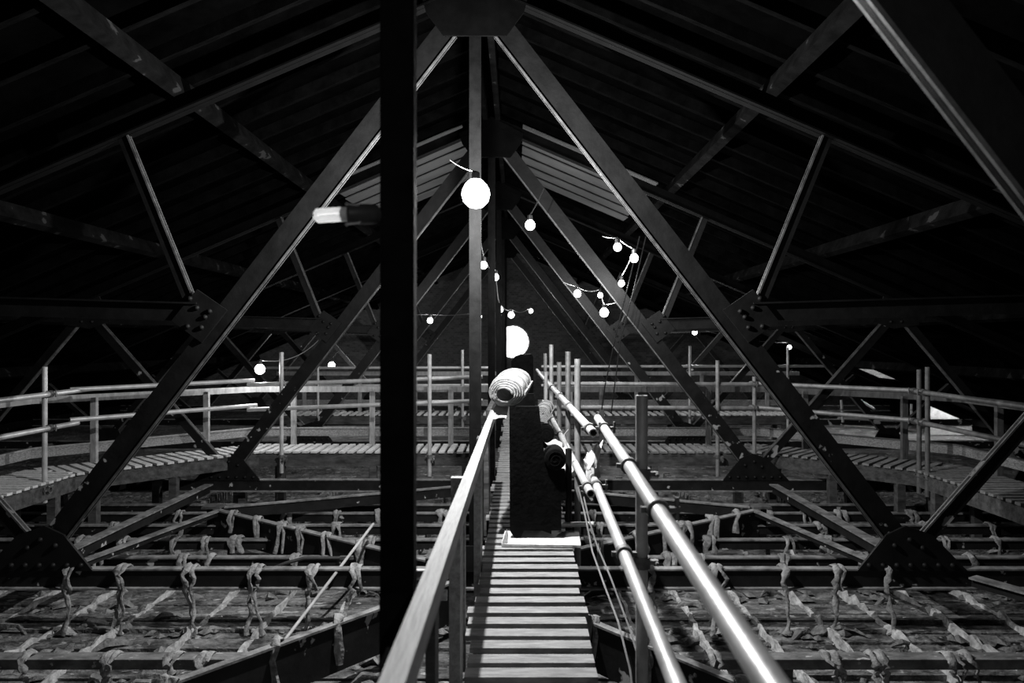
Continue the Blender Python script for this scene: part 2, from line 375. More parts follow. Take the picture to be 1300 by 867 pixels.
for yj in (4.98,):
    q = thing('floor_joist', 'flat grey timber joist with wads hung over it nearest the catwalk posts', 'joist', (CL, yj, FZ), 'floor joists')
    for a, b_ in ((-7.6, -1.45), (1.15, 7.4)): b = LB(q); b.box(a, b_, yj-.06, yj+.06, -2.27, -2.2); b.build('timber', 'timber_worn')
    for X in (-7,-4.6,-2.1,1.9,4.4,6.9): b = LB(q); b.box(X-.03, X+.03, yj-.03, yj+.03, FZ, -2.27); b.build('prop', 'joist')
JY = (7.25, 7.9, 8.52, 9.12, 9.6)
for yj in JY:
    q = thing('floor_joist', 'thin dark steel joist low over the floor between the two tie beams', 'joist', (CL, yj, FZ), 'steel floor joists')
    b = LB(q); b.box(-7.5, 7.2, yj-.02, yj+.02, -2.30, -2.2); b.build('web', 'steel_flaked')
    b = LB(q); b.box(-7.5, 7.2, yj-.045, yj+.045, -2.2, -2.185); b.build('flange', 'edge_pale')
    for X in (-6.5,-3.2,-.4,2.8,6.2): b = LB(q); b.box(X-.02, X+.02, yj-.015, yj+.015, FZ, -2.30); b.build('leg', 'steel')
for k in range(150):
    X = random.choice((-1,1))*random.uniform(.6,5)+CL; Y = random.uniform(4,9.5); q = MB(); a = random.uniform(-.5,.5); L = random.uniform(.05,.22)
    q.tube([(X-L*math.cos(a), Y-L*math.sin(a), FZ+.0), (X-L*.3, Y, FZ+random.uniform(.03,.07)), (X+L*.4, Y+.02, FZ+random.uniform(.02,.06)), (X+L*math.cos(a), Y+L*math.sin(a), FZ)], [.015,random.uniform(.03,.06),random.uniform(.02,.05),.012], 7, True, .6, .45)
    q.build('plaster_lump', 'plaster_dull', floor, True)
for X, ya, yb in ((-2.95,8.75,12.2),(-2.0,7.7,12.4),(-1.15,7.0,12.2),(.75,7.4,12.4),(1.75,8.6,12.2),(2.65,8.7,12.6),(-4.6,8.9,12),(4.0,9.2,12.2)):
    q = thing('ceiling_rib', 'plaster spattered timber rib running back towards the cross walkway', 'rib', (X, ya, FZ), 'timber ribs on the floor')
    b = LB(q); b.box(X-.045, X+.045, ya, yb, FZ-.02, FZ+.17); b.build('timber', 'joist')
    b = LB(q); n_ = 34
    for i in range(n_):
        yy = ya+(yb-ya)*(i+random.random()*.6)/n_; hh = random.uniform(.05,.16); ww = random.uniform(.025,.06)
        b.box(X-.056, X+.056, yy, yy+ww, FZ+.19-hh, FZ+.18+random.uniform(0,.025))
    sp = b.build('plaster_drips', 'plaster'); sp['kind'] = 'stuff'
# loose plaster rubble between the ribs
b = MB()
for i in range(2600):
    yy = random.uniform(3.8, 12.6); xx = random.choice((-1,1))*random.uniform(.5, 5.5)+CL
    s_ = random.choice((.012,.02,.03,.045)); a = random.random()*3.14
    p0 = Vector((xx, yy, FZ+.02)); dx = Vector((math.cos(a), math.sin(a), 0))*s_*random.uniform(.6,2.2); dy = Vector((-math.sin(a), math.cos(a), 0))*s_
    b.add([p0-dx-dy, p0+dx-dy, p0+dx+dy, p0-dx+dy, p0+Vector((0,0,s_*random.uniform(.5,1)))], [(0,1,4),(1,2,4),(2,3,4),(3,0,4),(3,2,1,0)])
rb = b.build('plaster_rubble', 'plaster_dull', floor); rb['kind'] = 'stuff'

# fibrous plaster wads looped over beams
def wad(X, yb, zt, half, hb, long, label, group, scale=1.0):
    root = tag(link('plaster_wad', None, None, (X, yb, FZ)), label, 'wad', group)
    def strand(dx, w0, to_floor):
        lx = dx; pts = [(lx, half+.015, zt-hb*.6-FZ), (lx, half+.012, zt-.01-FZ), (lx, half*.4, zt+.018-FZ), (lx, -half*.4, zt+.02-FZ), (lx, -half-.012, zt-.005-FZ)]
        k = 5 if to_floor else 3; rr = [w0*.7, w0, w0*1.05, w0*1.1, w0]
        zb = zt-hb-FZ
        for i in range(1, k+1):
            lx += random.uniform(-.025, .025); pts.append((lx, -half-.02-random.uniform(0,.02), (zt-FZ)-hb*i/k)); rr.append(w0*random.uniform(.6,.95))
        if to_floor:
            m_ = 7; yo = -half-.02
            for i in range(1, m_+1):
                lx += random.uniform(-.025,.03); yo += random.uniform(-.03,.015); pts.append((lx, yo, zb*(1-i/m_)+.02)); rr.append(w0*random.uniform(.45,.75)*(1.5 if i == m_ else 1))
        q = MB(); q.tube(pts, [r_*random.uniform(.75,1.3) for r_ in rr], 8, True, .55, .38)
        return q.build('strand', 'plaster', root, True)
    if long:
        q = MB(); q.tube([(random.uniform(-.1,-.04), -half-.03, .0), (0, -half-.05, .035), (random.uniform(.05,.12), -half-.04, .005)], [.02,.05,.015], 8, True, .6, .4); q.build('foot_clump', 'plaster', root, True)
    strand(-.02, .028*scale, long)
    if random.random() < .75: strand(.03*scale, .022*scale, long and random.random() < .4)
for x in (92,157,243,327,398,452,828,908,997,1062,1126,560): wad(P(x,733,6.16).x, 6.16, -1.955, .06, .17, True, 'pale fibrous plaster wad looped over the near tie beam down to the planks', 'wads on the near tie beam')
for x in (143,222,262,1050,1062,1108,1122,1205,1228,905,40): wad(P(x,832,4.98).x, 4.98, -2.2, .06, .1, True, 'grey fibrous plaster wad wrapped over the flat timber joist', 'wads on the timber joist', .9)
for yj in JY[:4]:
    X = -5.2
    while X < 5:
        X += random.uniform(.3, .95)
        if abs(X-.1) < .55: continue
        wad(X, yj, -2.185, .045, random.uniform(.12,.2), random.random() < .35, 'short plaster wad hooked over a thin steel joist', 'wads on the steel joists', random.choice((.8,1,1.5)))
for s in (-1, 1):        # drips over the deep plate beams
    for t in (.2,.33,.47,.58,.66,.78,.9):
        a = Vector((CL+s*.15, 6.3, -1.985)); b_ = Vector((CL+s*NX, 8.5, -1.985)); p_ = a.lerp(b_, t)
        wad(p_.x, p_.y, -1.985, .04, random.uniform(.18,.32), False, 'plaster wad dripping down the deep plate beam', 'wads on the plate beams', random.choice((.9,1.4)))
    for t in (.3,.42,.6,.7): 
        a = Vector((CL+s*.1, 6.02, -1.985)); b_ = Vector((CL+s*2.75, 2.9, -1.985)); p_ = a.lerp(b_, t)
        wad(p_.x, p_.y, -1.985, .03, .3, t > .5, 'plaster wad dripping down the forward plate beam', 'wads on the forward plate beams', 1.2)

# ------------------------------------------------------------------ walkways
DZ = -1.6
slat_mesh = {}
def get_slat(L, wd, m):
    k = (round(L,2), wd, m)
    if k not in slat_mesh:
        b = MB(); b.box(-L/2, L/2, -wd/2, wd/2, -.028, 0); slat_mesh[k] = b.mesh('slat', m)
    return slat_mesh[k]
# central catwalk
cw = thing('catwalk', 'slatted timber catwalk leading to the round window', 'walkway', (.08, 2.6, DZ))
y = 2.62; k = 0
while y < 24:
    xl = -.25 - (.03 if k % 8 < 3 else 0) + random.uniform(-.008,.008); xr = .385 + random.uniform(-.012,.012) + min(.05, (y-2.6)*.018)
    L = xr-xl; o = link('slat', get_slat(round(L*25)/25, .1, 'slat'), cw, ((xl+xr)/2-.08, y-2.6, random.uniform(-.003,.003)), random.uniform(-.006,.006)); y += .163; k += 1
for X in (-.2, .33):
    b = LB(cw); b.box(X-.03, X+.03, 2.55, 24, DZ-.17, DZ-.029); b.build('bearer', 'joist')
for Y in (3.9, 6.3, 8.3, 10.3, 12.3, 14.3, 18.3):
    for X in (-.2,.33): b = LB(cw); b.box(X-.045, X+.045, Y-.045, Y+.045, FZ, DZ-.17); b.build('leg', 'joist')
# timber handrail on the left of the catwalk
hr = thing('timber_handrail', 'pale planed timber handrail with upright boards on the catwalk edge', 'handrail', (-.26, 3, DZ))
b = LB(hr); b.bar((-.258,1.15,-.735),(-.238,7.2,-.72), .056, .075); b.build('top_rail', 'timber_pale')
for (X, Y, wx, wy, m) in ((-.31,2.6,.035,.12,'joist'),(-.282,3.3,.05,.17,'timber_pale'),(-.282,5.2,.05,.26,'timber_pale'),(-.3,5.8,.05,.16,'joist'),(-.31,1.75,.04,.1,'joist')):
    b = LB(hr); b.box(X-wx/2, X+wx/2, Y-wy/2, Y+wy/2, DZ-.25, -.773); b.build('upright', m)
b = LB(hr); b.box(-.37,-.29,3.98,4.04,DZ-.25,-.76); b.build('upright', 'timber_pale')
for z, Y in ((-.98,3.0),(-1.05,2.95)):
    b = LB(hr); b.pipe((-.44,Y,z),(-.29,Y,z),.022,.015); b.build('peg', 'tube', None, True)
b = LB(hr); b.lathe([(.012,0),(.01,.006),(.001,.008)], (-.232,3.55,-.74), 8, 'X'); b.build('bolt_head', 'tube')
# far left boards beside the seats
b = LB(hr); b.box(-.31,-.26,6.6,6.9,DZ-.2,-.775); b.build('upright', 'joist')
b = LB(hr); b.box(-.31,-.26,8.5,8.7,DZ-.2,-.775); b.build('upright', 'joist')
b = LB(hr); b.bar((-.29,7.25,-.73),(-.29,9.5,-.75),.05,.08); b.build('lower_rail', 'joist')

# perimeter and cross walkways: polylines of inner edge, slats run across
RAD = .03
def walkway(label, inner, width, pitch, toe=(-1.355,-1.475), rail_z=-.735, posts=(), wslat=.085, rails=True, m='slat_dull', tm='timber_grey', group='slatted side walkways'):
    inner = [Vector((a, b, 0)) for a, b in inner]; root = thing('walkway', label, 'walkway', (inner[0].x, inner[0].y, DZ), group); base = Vector(root.location)
    nrm_ = []
    for i in range(len(inner)-1):
        d = (inner[i+1]-inner[i]).normalized(); nrm_.append(Vector((-d.y, d.x, 0)))
    off = []
    for i in range(len(inner)):
        if i == 0: q = nrm_[0]
        elif i == len(inner)-1: q = nrm_[-1]
        else:
            q = (nrm_[i-1]+nrm_[i]).normalized(); q = q/ q.dot(nrm_[i])
        off.append(q)
    for i in range(len(inner)-1):
        a0, a1 = inner[i], inner[i+1]; b0, b1 = a0+off[i]*width, a1+off[i+1]*width
        d_ = (a1-a0).normalized(); n0 = nrm_[i]; sb0, sb1 = (b0-a0).dot(d_), (b1-a0).dot(d_); La = (a1-a0).length
        t = min(0, sb0)+pitch/2
        while t < max(La, sb1):
            fs_ = [f/20 for f in range(21) if sb0*f/20-1e-6 <= t <= La+(sb1-La)*f/20+1e-6]
            if fs_ and fs_[-1]-fs_[0] > .15:
                L = (fs_[-1]-fs_[0])*width+.05; c_ = a0+d_*t+n0*(width*(fs_[0]+fs_[-1])/2)
                o = link('slat', get_slat(round(L*20)/20, wslat, m), root); o.location = c_+Vector((0,0,DZ+random.uniform(-.003,.003)))-base; o.rotation_euler[2] = math.atan2(n0.y, n0.x)+random.uniform(-.02,.02)
            t += pitch
        for f in (.06, .94):
            p0, p1 = a0.lerp(b0, f), a1.lerp(b1, f); b = LB(root); b.bar((p0.x,p0.y,DZ-.125),(p1.x,p1.y,DZ-.125), .07, .19); b.build('bearer', 'joist')
        for f in (.1,.5,.9):
            for e in (.08,.92):
                p0 = a0.lerp(b0, e).lerp(a1.lerp(b1, e), f); b = LB(root); b.box(p0.x-.05,p0.x+.05,p0.y-.05,p0.y+.05,FZ,DZ-.22); b.build('leg', 'joist')
        if rails:
            e0, e1 = a0.lerp(b0, 1.03), a1.lerp(b1, 1.03)
            b = LB(root); b.bar((e0.x,e0.y,sum(toe)/2),(e1.x,e1.y,sum(toe)/2), .02, toe[0]-toe[1]); b.build('toe_board', 'toe_mesh')
            b = LB(root); b.bar((e0.x,e0.y,toe[0]+.008),(e1.x,e1.y,toe[0]+.008), .05, .016); b.build('toe_board_cap', tm)
            b = LB(root); b.bar((e0.x,e0.y,rail_z),(e1.x,e1.y,rail_z), .06, .09); b.build('timber_rail', tm)
            np_ = max(1, round((e1-e0).length/1.45))
            for k in range(np_):
                q = e0.lerp(e1, (k+.5)/np_); o_ = off[i].normalized()*.05
                b = LB(root); b.box(q.x-.038+o_.x*0, q.x+.038, q.y-.03-.045, q.y+.03-.045, DZ-.15, rail_z); b.build('timber_post', tm)
    return root
# inner edges are listed so that the outside lies to the left of the direction of travel
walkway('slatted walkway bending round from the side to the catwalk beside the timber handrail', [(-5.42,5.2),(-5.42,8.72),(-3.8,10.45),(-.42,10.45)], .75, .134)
walkway('slatted walkway bending round from the catwalk to the shaded side beside the scaffold rail', [(.5,10.45),(3.55,10.45),(5.05,9.0),(5.05,5.0)], .75, .134, m='slat_shaded', tm='timber_shaded')
walkway('distant slatted cross walkway on the timber-handrail side', [(-5.6,15.8),(-.42,15.8)], .75, .166, rail_z=-.72)
walkway('distant slatted cross walkway on the scaffold-rail side', [(.5,15.8),(6.6,15.8)], .75, .166, rail_z=-.72)

# ------------------------------------------------------------------ scaffold rails
def coupler(root, p_, d, r=RAD):
    d = Vector(d).normalized(); p_ = Vector(p_); b = LB(root); b.pipe(p_-d*.028, p_+d*.028, r+.012, r-.002, 12)
    sd = d.cross(Vector((0,0,1))); sd = sd.normalized() if sd.length > .1 else Vector((1,0,0)); up = sd.cross(d)
    b.bar(p_+sd*(r+.005), p_+sd*(r+.05), .03, .02); b.tube([p_+sd*(r+.04)-up*.035, p_+sd*(r+.04)+up*.045], .009, 6)
    b.bar(p_-sd*(r+.005), p_-sd*(r+.03), .02, .02)
    b.build('coupler', 'coupler', None, True)
def tube(root, a, b_, m='tube', r=RAD, name='rail'):
    b = LB(root); b.pipe(a, b_, r, r*.72, 16); return b.build(name, m, None, True)
# near scaffold rail along the catwalk
s1 = thing('scaffold_rail', 'pale scaffold tube guard rail along the catwalk with couplers', 'guard rail', (.6, 3.46, FZ))
ta, tb = (.425,.75,-.6), (.645,5.65,-.6); tube(s1, ta, tb, name='top_rail')
tc, td = (.515,4.75,-.605), (.45,12.4,-.6); tube(s1, tc, td, name='top_rail')
la, lb = (.46,1.4,-1.03), (.59,5.6,-1.03); tube(s1, la, lb, name='middle_rail')
lc, ld = (.51,4.88,-1.04), (.46,12.3,-1.02); tube(s1, lc, ld, name='middle_rail')
tube(s1, (.45,12.2,-.6), (.45,15.7,-.6), name='top_rail')
for (X, Y, zt, m, r) in ((.61,3.46,-.257,'tube',RAD),(.575,6.7,-.155,'tube_dull',RAD),(.575,7.95,-.1,'tube_dull',RAD),(.565,9.45,-.26,'tube_dull',RAD),(.53,10.9,-.03,'tube',RAD),(.53,13.2,-.2,'tube_dull',RAD),(.37,9.0,-.37,'tube',.022)):
    tube(s1, (X,Y,FZ), (X,Y,zt), m, r, 'standard')
def along(a, b_, Y): a = Vector(a); b_ = Vector(b_); return a.lerp(b_, (Y-a.y)/(b_.y-a.y))
for (a, b_, Ys) in ((ta,tb,(2.55,3.46,4.98)),(tc,td,(4.98,6.7,7.95,9.45,10.9)),(la,lb,(3.46,5.1)),(lc,ld,(5.1,6.7,7.95,9.45))):
    for Y in Ys: coupler(s1, along(a,b_,Y), Vector(b_)-Vector(a))
for z in (-.64, -1.07): coupler(s1, (.61,3.46,z), (0,0,1))
tube(s1, (.37,5.98,-1.535), (.66,5.98,-1.53), 'tube', .022, 'transom')
tube(s1, (.44,6.02,-1.6), (.44,6.02,-.9), 'steel', .028, 'standard')
# cross and side rails
def rail_set(label, tubes, stds, couplers=(), mt='tube'):
    root = thing('scaffold_rail', label, 'guard rail', (stds[0][0], stds[0][1], FZ), 'scaffold guard rails of the side walkways')
    for a, b_ in tubes: tube(root, a, b_, mt)
    for (X, Y, z0, z1) in stds:
        tube(root, (X,Y,z0), (X,Y,z1), mt, RAD*.95, 'standard')
        coupler(root, (X,Y,DZ-.06), (0,0,1)); coupler(root, (X+.05,Y-.01,DZ-.1), (1,0,0))
        for a, b_ in tubes:
            a, b_ = Vector(a), Vector(b_); d = b_-a; t = ((X-a.x)*d.x+(Y-a.y)*d.y)/(d.x**2+d.y**2)
            q = a+d*t
            if 0 <= t <= 1 and (Vector((q.x,q.y))-Vector((X,Y))).length < .15: coupler(root, q, d)
    for q in couplers: coupler(root, q, (1,0,0))
    return root
rail_set('scaffold guard rail turning along the side walkway on the timber-handrail side',
    [((-5.40,5.0,-.63),(-5.40,9.0,-.585)), ((-5.40,5.0,-1.0),(-5.40,8.72,-.985)),
     ((-5.46,8.66,-.575),(-3.9,10.52,-.56)), ((-5.46,8.66,-.945),(-3.86,10.52,-.93))], [(-5.46,8.2,-1.85,-.28),(-5.42,6.3,-1.85,-.3)])
rail_set('scaffold guard rail along cross walkway on the timber-handrail side',
    [((-3.95,10.4,-.62),(-.5,10.4,-.5)), ((-3.95,10.4,-.985),(-.5,10.4,-.85))], [(-3.43,10.34,-1.9,-.14),(-1.27,10.34,-1.95,-.17)])
rail_set('scaffold guard rail along cross walkway on the scaffold-rail side',
    [((.55,10.4,-.605),(3.7,10.4,-.61)), ((.55,10.4,-.95),(3.7,10.4,-.96)), ((3.45,10.5,-.6),(5.12,8.95,-.61)), ((3.45,10.5,-.95),(5.12,8.95,-.99))], [(2.93,10.34,-1.95,-.26),(3.5,10.44,-1.9,-.5)], mt='tube_dull')  # duller tube tone stands in for the weaker light on this side
rail_set('shade-toned scaffold guard rail along the shaded side walkway on the scaffold-rail side',
    [((5.02,9.1,-.61),(5.02,4.8,-.66)), ((5.02,9.0,-.99),(5.02,4.8,-1.03))], [(5.07,8.75,-1.9,-.3),(5.08,8.95,-1.9,-.34),(5.07,6.2,-1.9,-.3)], mt='tube_shaded')
rail_set('distant scaffold guard rail across the hall on the timber-handrail side',
    [((-5.6,15.75,-.56),(-.5,15.75,-.555)), ((-5.6,15.75,-.96),(-.5,15.75,-.94))], [(-4.4,15.69,-1.9,-.3),(-1.2,15.69,-1.9,-.16)])
rail_set('distant scaffold guard rail across the hall on the scaffold-rail side',
    [((.55,15.75,-.53),(6.9,15.75,-.52)), ((.55,15.75,-.95),(6.6,15.75,-.95))], [(3.83,15.69,-1.9,-.07),(6.0,15.69,-1.9,-.1)])
# loose sloping rod on the left and tubes out by the daylight gap
q = thing('tie_rod', 'thin pale steel rod leaning from floor past the tie beam', 'rod', P(320,867,4.9)); b = LB(q); b.tube([P(316,872,4.85), P(474,665,6.9)], .013, 8); b.build('rod', 'tube', None, True)
b = LB(q); c_ = P(440,708,6.4); b.bar(c_-Vector((.06,0,0)), c_+Vector((.06,0,0)), .03, .03); b.build('clip', 'coupler')
q = thing('conduit', 'black bent conduit crossing low in front of plate beam', 'pipe', P(350,720,7.0)); b = LB(q); b.tube([P(348,721,7.0),P(366,714,7.0),P(386,708.5,7.0),P(480,708,7.0),P(600,708,7.0)], .018, 8); b.build('pipe', 'cable', None, True)
for i, (a, b_) in enumerate([((1064,531,17.5),(1163,535,17.5)),((1072,541,17.5),(1170,548,17.5)),((1068,508,17),(1070,536,17)),((1083,503,19),(1110,519,18)),((1086,527,18.5),(1125,551,18)),((1132,532,18.5),(1152,545,18.2)),((1157,513,18),(1157,530,18))]):
    q = thing('scaffold_pole', 'pale scaffold pole catching daylight near the eaves gap', 'pole', P(*a), 'poles by the eaves gap'); b = LB(q); b.pipe(P(*a), P(*b_), .03, .022, 10); b.build('pole', 'tube', None, True)
    b = LB(q); b.pipe(P(*a)+(P(*b_)-P(*a))*.4, P(*a)+(P(*b_)-P(*a))*.45, .045, .03, 10); b.build('coupler', 'coupler', None, True)

q = thing('board_sheet', 'white board sheet standing under the eaves gap and catching daylight', 'board', (11.7, 19.2, FZ)); b = LB(q)
b.prism([(11.2,FZ),(11.22,-1.68),(11.5,-1.74),(12.3,-2.05),(12.35,FZ)], 19.2, 19.23); b.build('sheet', 'sheet')
b = LB(q); b.bar((11.2,19.18,-2.2),(12.3,19.18,-2.22),.02,.05); b.build('batten', 'timber_grey')
# ------------------------------------------------------------------ seats and stored things on the catwalk
def seat(loc, label, sc_=1):
    root = thing('bench_seat', label, 'seat', loc, 'black seats stored on the catwalk'); L = 1.15
    def prof(mb, pts, y0, y1): mb.prism(pts, y0, y1); return mb
    b = MB(); prof(b, [(-.055,.06),(-.06,1.06),(.18,1.06),(.235,.56),(.39,.55),(.40,.32),(.36,.3),(.36,.06),(.28,.06),(.28,.03),(.2,.06),(.06,.06),(.03,.0),(-.02,.0)], 0, .06); b.build('end_panel', 'black_cloth', root)
    b = MB(); prof(b, [(-.05,.3),(-.055,.84),(.03,.84),(.08,.4)], .06, L); b.build('backrest', 'black_cloth', root)
    b = MB(); prof(b, [(.08,.28),(.08,.44),(.36,.46),(.39,.4),(.37,.3)], .06, L); b.build('seat_cushion', 'black_cloth', root)
    b = MB(); b.lathe([(.0005,-.03),(.055,-.03),(.083,-.02),(.09,0),(.09,.22),(.083,.24),(.0005,.24)], (.31,0,.635), 22, 'Y'); b.build('arm_roll', 'black_cloth', root, True)
    b = MB(); b.tube([(.31+.07*math.cos(t*.25)*(1-t/60), -.032, .635+.07*math.sin(t*.25)*(1-t/60)) for t in range(56)], .003, 5); b.build('piping', 'black_cloth', root)
    b = MB(); prof(b, [(-.055,.06),(-.055,.84),(.08,.84),(.36,.5),(.36,.06)], L, L+.05); b.build('end_panel', 'black_cloth', root)
    for x in (0,.32):
        b = MB(); b.box(x-.02, x+.02, L, L+.05, 0, .06); b.build('foot', 'black_cloth', root)
    return root
SH = .025
seat((.0, 5.72, DZ+SH), 'black high-backed bench seat with round arm end on white sheet')
seat((.0, 7.5, DZ), 'black high-backed bench seat behind the white draped cloth')
b = MB()
bs = thing('packing_sheet', 'white sheet of board under the black seat with turned-up corner', 'sheet', (.2, 5.72, DZ)); q = LB(bs)
q.add([(-.12,5.55,DZ+.003),(.5,5.52,DZ+.003),(.52,5.95,DZ+.003),(-.1,5.95,DZ+.003),(-.12,5.55,DZ+.022),(.5,5.52,DZ+.022),(.52,5.95,DZ+.022),(-.1,5.95,DZ+.022)],[(3,2,1,0),(4,5,6,7),(0,1,5,4),(1,2,6,5),(2,3,7,6),(3,0,4,7)]); q.build('board', 'sheet')
q = LB(bs); q.add([(-.12,5.55,DZ+.02),(-.1,5.8,DZ+.02),(-.07,5.8,DZ+.02),(-.07,5.56,DZ+.02),(-.09,5.57,DZ+.1),(-.08,5.75,DZ+.09)],[(0,3,4),(0,4,5,1),(1,5,2),(3,2,5,4),(0,1,2,3)]); q.build('turned_corner', 'sheet')
# rolls of felt
def roll(name, label, c, axis, r0, turns, L, flat, m='felt', hole=.35, tele=0):
    # spiral sheet: thick wound strip extruded along the axis
    axis = Vector(axis).normalized(); sd = axis.cross(Vector((0,0,1))).normalized(); up = sd.cross(axis); c = Vector(c)
    root = thing(name, label, 'roll', c-Vector((0,0,r0*flat))); n_ = 22*turns; th = r0*(1-hole)/turns*.66
    q = LB(root); vs_ = []
    for i in range(n_+1):
        t = i/22*2*math.pi; r = r0*hole+(r0*(1-hole))*i/n_
        wob = 1+.02*math.sin(3*t+1); jog = random.uniform(-.003,.003)
        jog -= tele*(1-i/n_)
        for rr, dd in ((r-th/2, jog), (r+th/2, jog), (r+th/2, L), (r-th/2, L)):
            vs_.append(c + (sd*math.cos(t)*rr*wob + up*math.sin(t)*rr*flat*wob) + axis*dd)
    q.add(vs_, [(4*i+j, 4*i+(j+1)%4, 4*(i+1)+(j+1)%4, 4*(i+1)+j) for i in range(n_) for j in range(4)] + [(0,1,2,3), (4*n_+3,4*n_+2,4*n_+1,4*n_)])
    q.build('wound_sheet', m, None, True)
    for f in (.3,.75):
        q = LB(root); q.tube([c+axis*(L*f)+(sd*math.cos(t)*(r0*1.03)+up*math.sin(t)*r0*flat*1.03) for t in [k*math.pi/12 for k in range(25)]], .006, 5)
        q.build('binding_string', 'cable_pale')
    return root
roll('felt_roll', 'large white hollow roll of felt lying on top of black seat back', P(643,497.5,5.85), (.12,1,.1), .152, 5, .62, .8, hole=.42, tele=.14)
roll('felt_roll', 'small tightly wound white felt roll beside the scaffold rail', P(689,525,7.55), (.14,1,.05), .085, 5, .5, 1.0, hole=.08)
# white cloths: lumpy draped sheets
def cloth(name, label, corners, nu, nv, amp, m='sheet', thick=.006, hang=None):
    a, b_, c_, d = [Vector(q) for q in corners]; root = thing(name, label, 'cloth', a); q = LB(root); top = []; ph = [random.random()*6 for _ in range(4)]
    for i in range(nu+1):
        for j in range(nv+1):
            u, v = i/nu, j/nv; p_ = a.lerp(b_, u).lerp(d.lerp(c_, u), v)
            z = amp*(math.sin(u*9+ph[0]+3*v)*.5+math.sin(v*11+ph[1]-4*u)*.35+math.sin((u+v)*17+ph[2])*.25)
            top.append(p_+Vector((z*.3, z*.2, z)))
    N = len(top); vs_ = top+[t-Vector((0,0,thick)) for t in top]; id_ = lambda i, j: i*(nv+1)+j; fs_ = []
    for i in range(nu):
        for j in range(nv):
            k = (id_(i,j), id_(i+1,j), id_(i+1,j+1), id_(i,j+1)); fs_ += [k, tuple(N+t for t in k[::-1])]
    for i in range(nu): fs_ += [(id_(i,0), N+id_(i,0), N+id_(i+1,0), id_(i+1,0)), (id_(i,nv), id_(i+1,nv), N+id_(i+1,nv), N+id_(i,nv))]
    for j in range(nv): fs_ += [(id_(0,j), id_(0,j+1), N+id_(0,j+1), N+id_(0,j)), (id_(nu,j), N+id_(nu,j), N+id_(nu,j+1), id_(nu,j+1))]
    q.add(vs_, fs_); q.build('fabric', m, None, True); return root
cloth('draped_cloth', 'crumpled white cloth spread over the seat behind the round arm end', [P(676,590,6.1),P(716,592,6.1),P(712,558,7.1),P(676,562,7.1)], 16, 14, .03)
cloth('draped_cloth', 'folded white cloth hanging over seat edge beside the scaffold rail', [P(712,596,6.05),P(732,604,6.05),P(722,570,6.4),P(706,566,6.4)], 10, 8, .02)
cloth('paper_sheet', 'small white paper sheet tucked under the large felt roll', [P(622,532,5.74),P(643,529,5.74),P(646,514.5,5.95),P(628,515,5.95)], 8, 6, .008)
cloth('plastic_bag', 'crumpled pale plastic bag caught between the scaffold rails', [P(738,592,5.3),P(758,590,5.3),P(765,562,5.4),P(748,570,5.5)], 14, 12, .05)
cloth('plastic_bag', 'dull grey rag hanging below the crumpled plastic bag', [P(744,612,5.4),P(762,608,5.4),P(760,584,5.45),P(744,588,5.5)], 8, 8, .03, 'timber_grey')
# black draped crate far along the catwalk, in front of the round window
q = thing('draped_crate', 'tall black draped crate standing before the round window', 'crate', (.06, 11.2, DZ)); X0, X1 = P(649,0,11).x, P(677,0,11).x
b = LB(q); b.prism([(X0,DZ),(X0,-.28),(X0+.06,-.22),(X0+.14,-.19),(X1-.03,-.18),(X1,-.22),(X1+.01,DZ)], 11, 11.7); b.build('drape', 'black_cloth')
b = LB(q); b.prism([(X0+.02,-.62),(X0+.02,-.3),(X1-.02,-.3),(X1-.02,-.62)], 10.985, 11.0); b.build('front_panel', 'black_cloth')
# pale cables hanging by the scaffold rail
for k, pts in enumerate(([(734,618,5.1),(742,650,5.0),(752,700,4.8),(768,745,4.5),(785,790,4.2),(800,850,3.9),(806,900,3.8)],[(740,626,5.1),(748,660,5.0),(757,690,4.9),(776,735,4.7),(800,800,4.4),(815,850,4.2)],[(722,545,6.6),(716,552,6.6),(720,566,6.5),(728,585,6.4)])):
    q = thing('loose_cable', ['thin pale cable hanging from scaffold coupler past the slats','second pale cable hanging beside it towards the plate beam','short pale string looped from the scaffold top rail'][k], 'cable', P(*pts[0])); b = LB(q); b.tube([P(*t) for t in pts], .0065, 6); b.build('strand', 'cable_pale', None, True)
for k, pts in enumerate(([(812,300,9.6),(798,360,9.5),(783,420,9.4),(768,490,9.3),(764,520,9.3)],[(820,300,9.7),(804,370,9.6),(788,430,9.5),(779,500,9.4),(776,525,9.4)])):
    q = thing('hoist_rope', 'thin dark rope hanging past the node plate', 'rope', P(*pts[-1]), 'ropes by the node plate'); b = LB(q); b.tube([P(*t) for t in pts], .008, 6); b.build('strand', 'rope_dark', None, True)

# ------------------------------------------------------------------ lamps
def bulb(x, y, Y, r, watts, label, group=None): return bulb_at(P(x, y, Y), r, watts, label, group)
def bulb_at(c, r, watts, label, group=None):
    root = thing('light_bulb', label, 'bulb', c, group)
    b = MB(); b.lathe([(.0005,-r),(r*.5,-r*.87),(r*.87,-r*.5),(r,0),(r*.95,r*.35),(r*.75,r*.72),(r*.42,r*1.05)], (0,0,0), 18); b.build('glass_bulb', 'bulb_glass', root, True)
    b = MB(); h = min(r, .05); b.lathe([(h*.6,r*1.0),(h*.62,r+h*1.1),(h*.4,r+h*1.3),(.0005,r+h*1.32)], (0,0,0), 12); b.build('socket', 'socket', root, True)
    ld = bpy.data.lights.new('filament', 'POINT'); ld.energy = watts; ld.shadow_soft_size = .02; lo = link('filament', ld, root)
    return c+Vector((0,0,r+h*1.3))
L1 = 'bare glowing bulb hanging in the string along the catwalk'; L2 = 'bare glowing bulb in the cluster beside the riveted diagonal'; L3 = 'small bare bulb glowing far off over the side walkway'
S = {}
S[1] = bulb(604, 247, 5.35, .108, KEY, 'big dazzling bare bulb hanging in front of the king post')
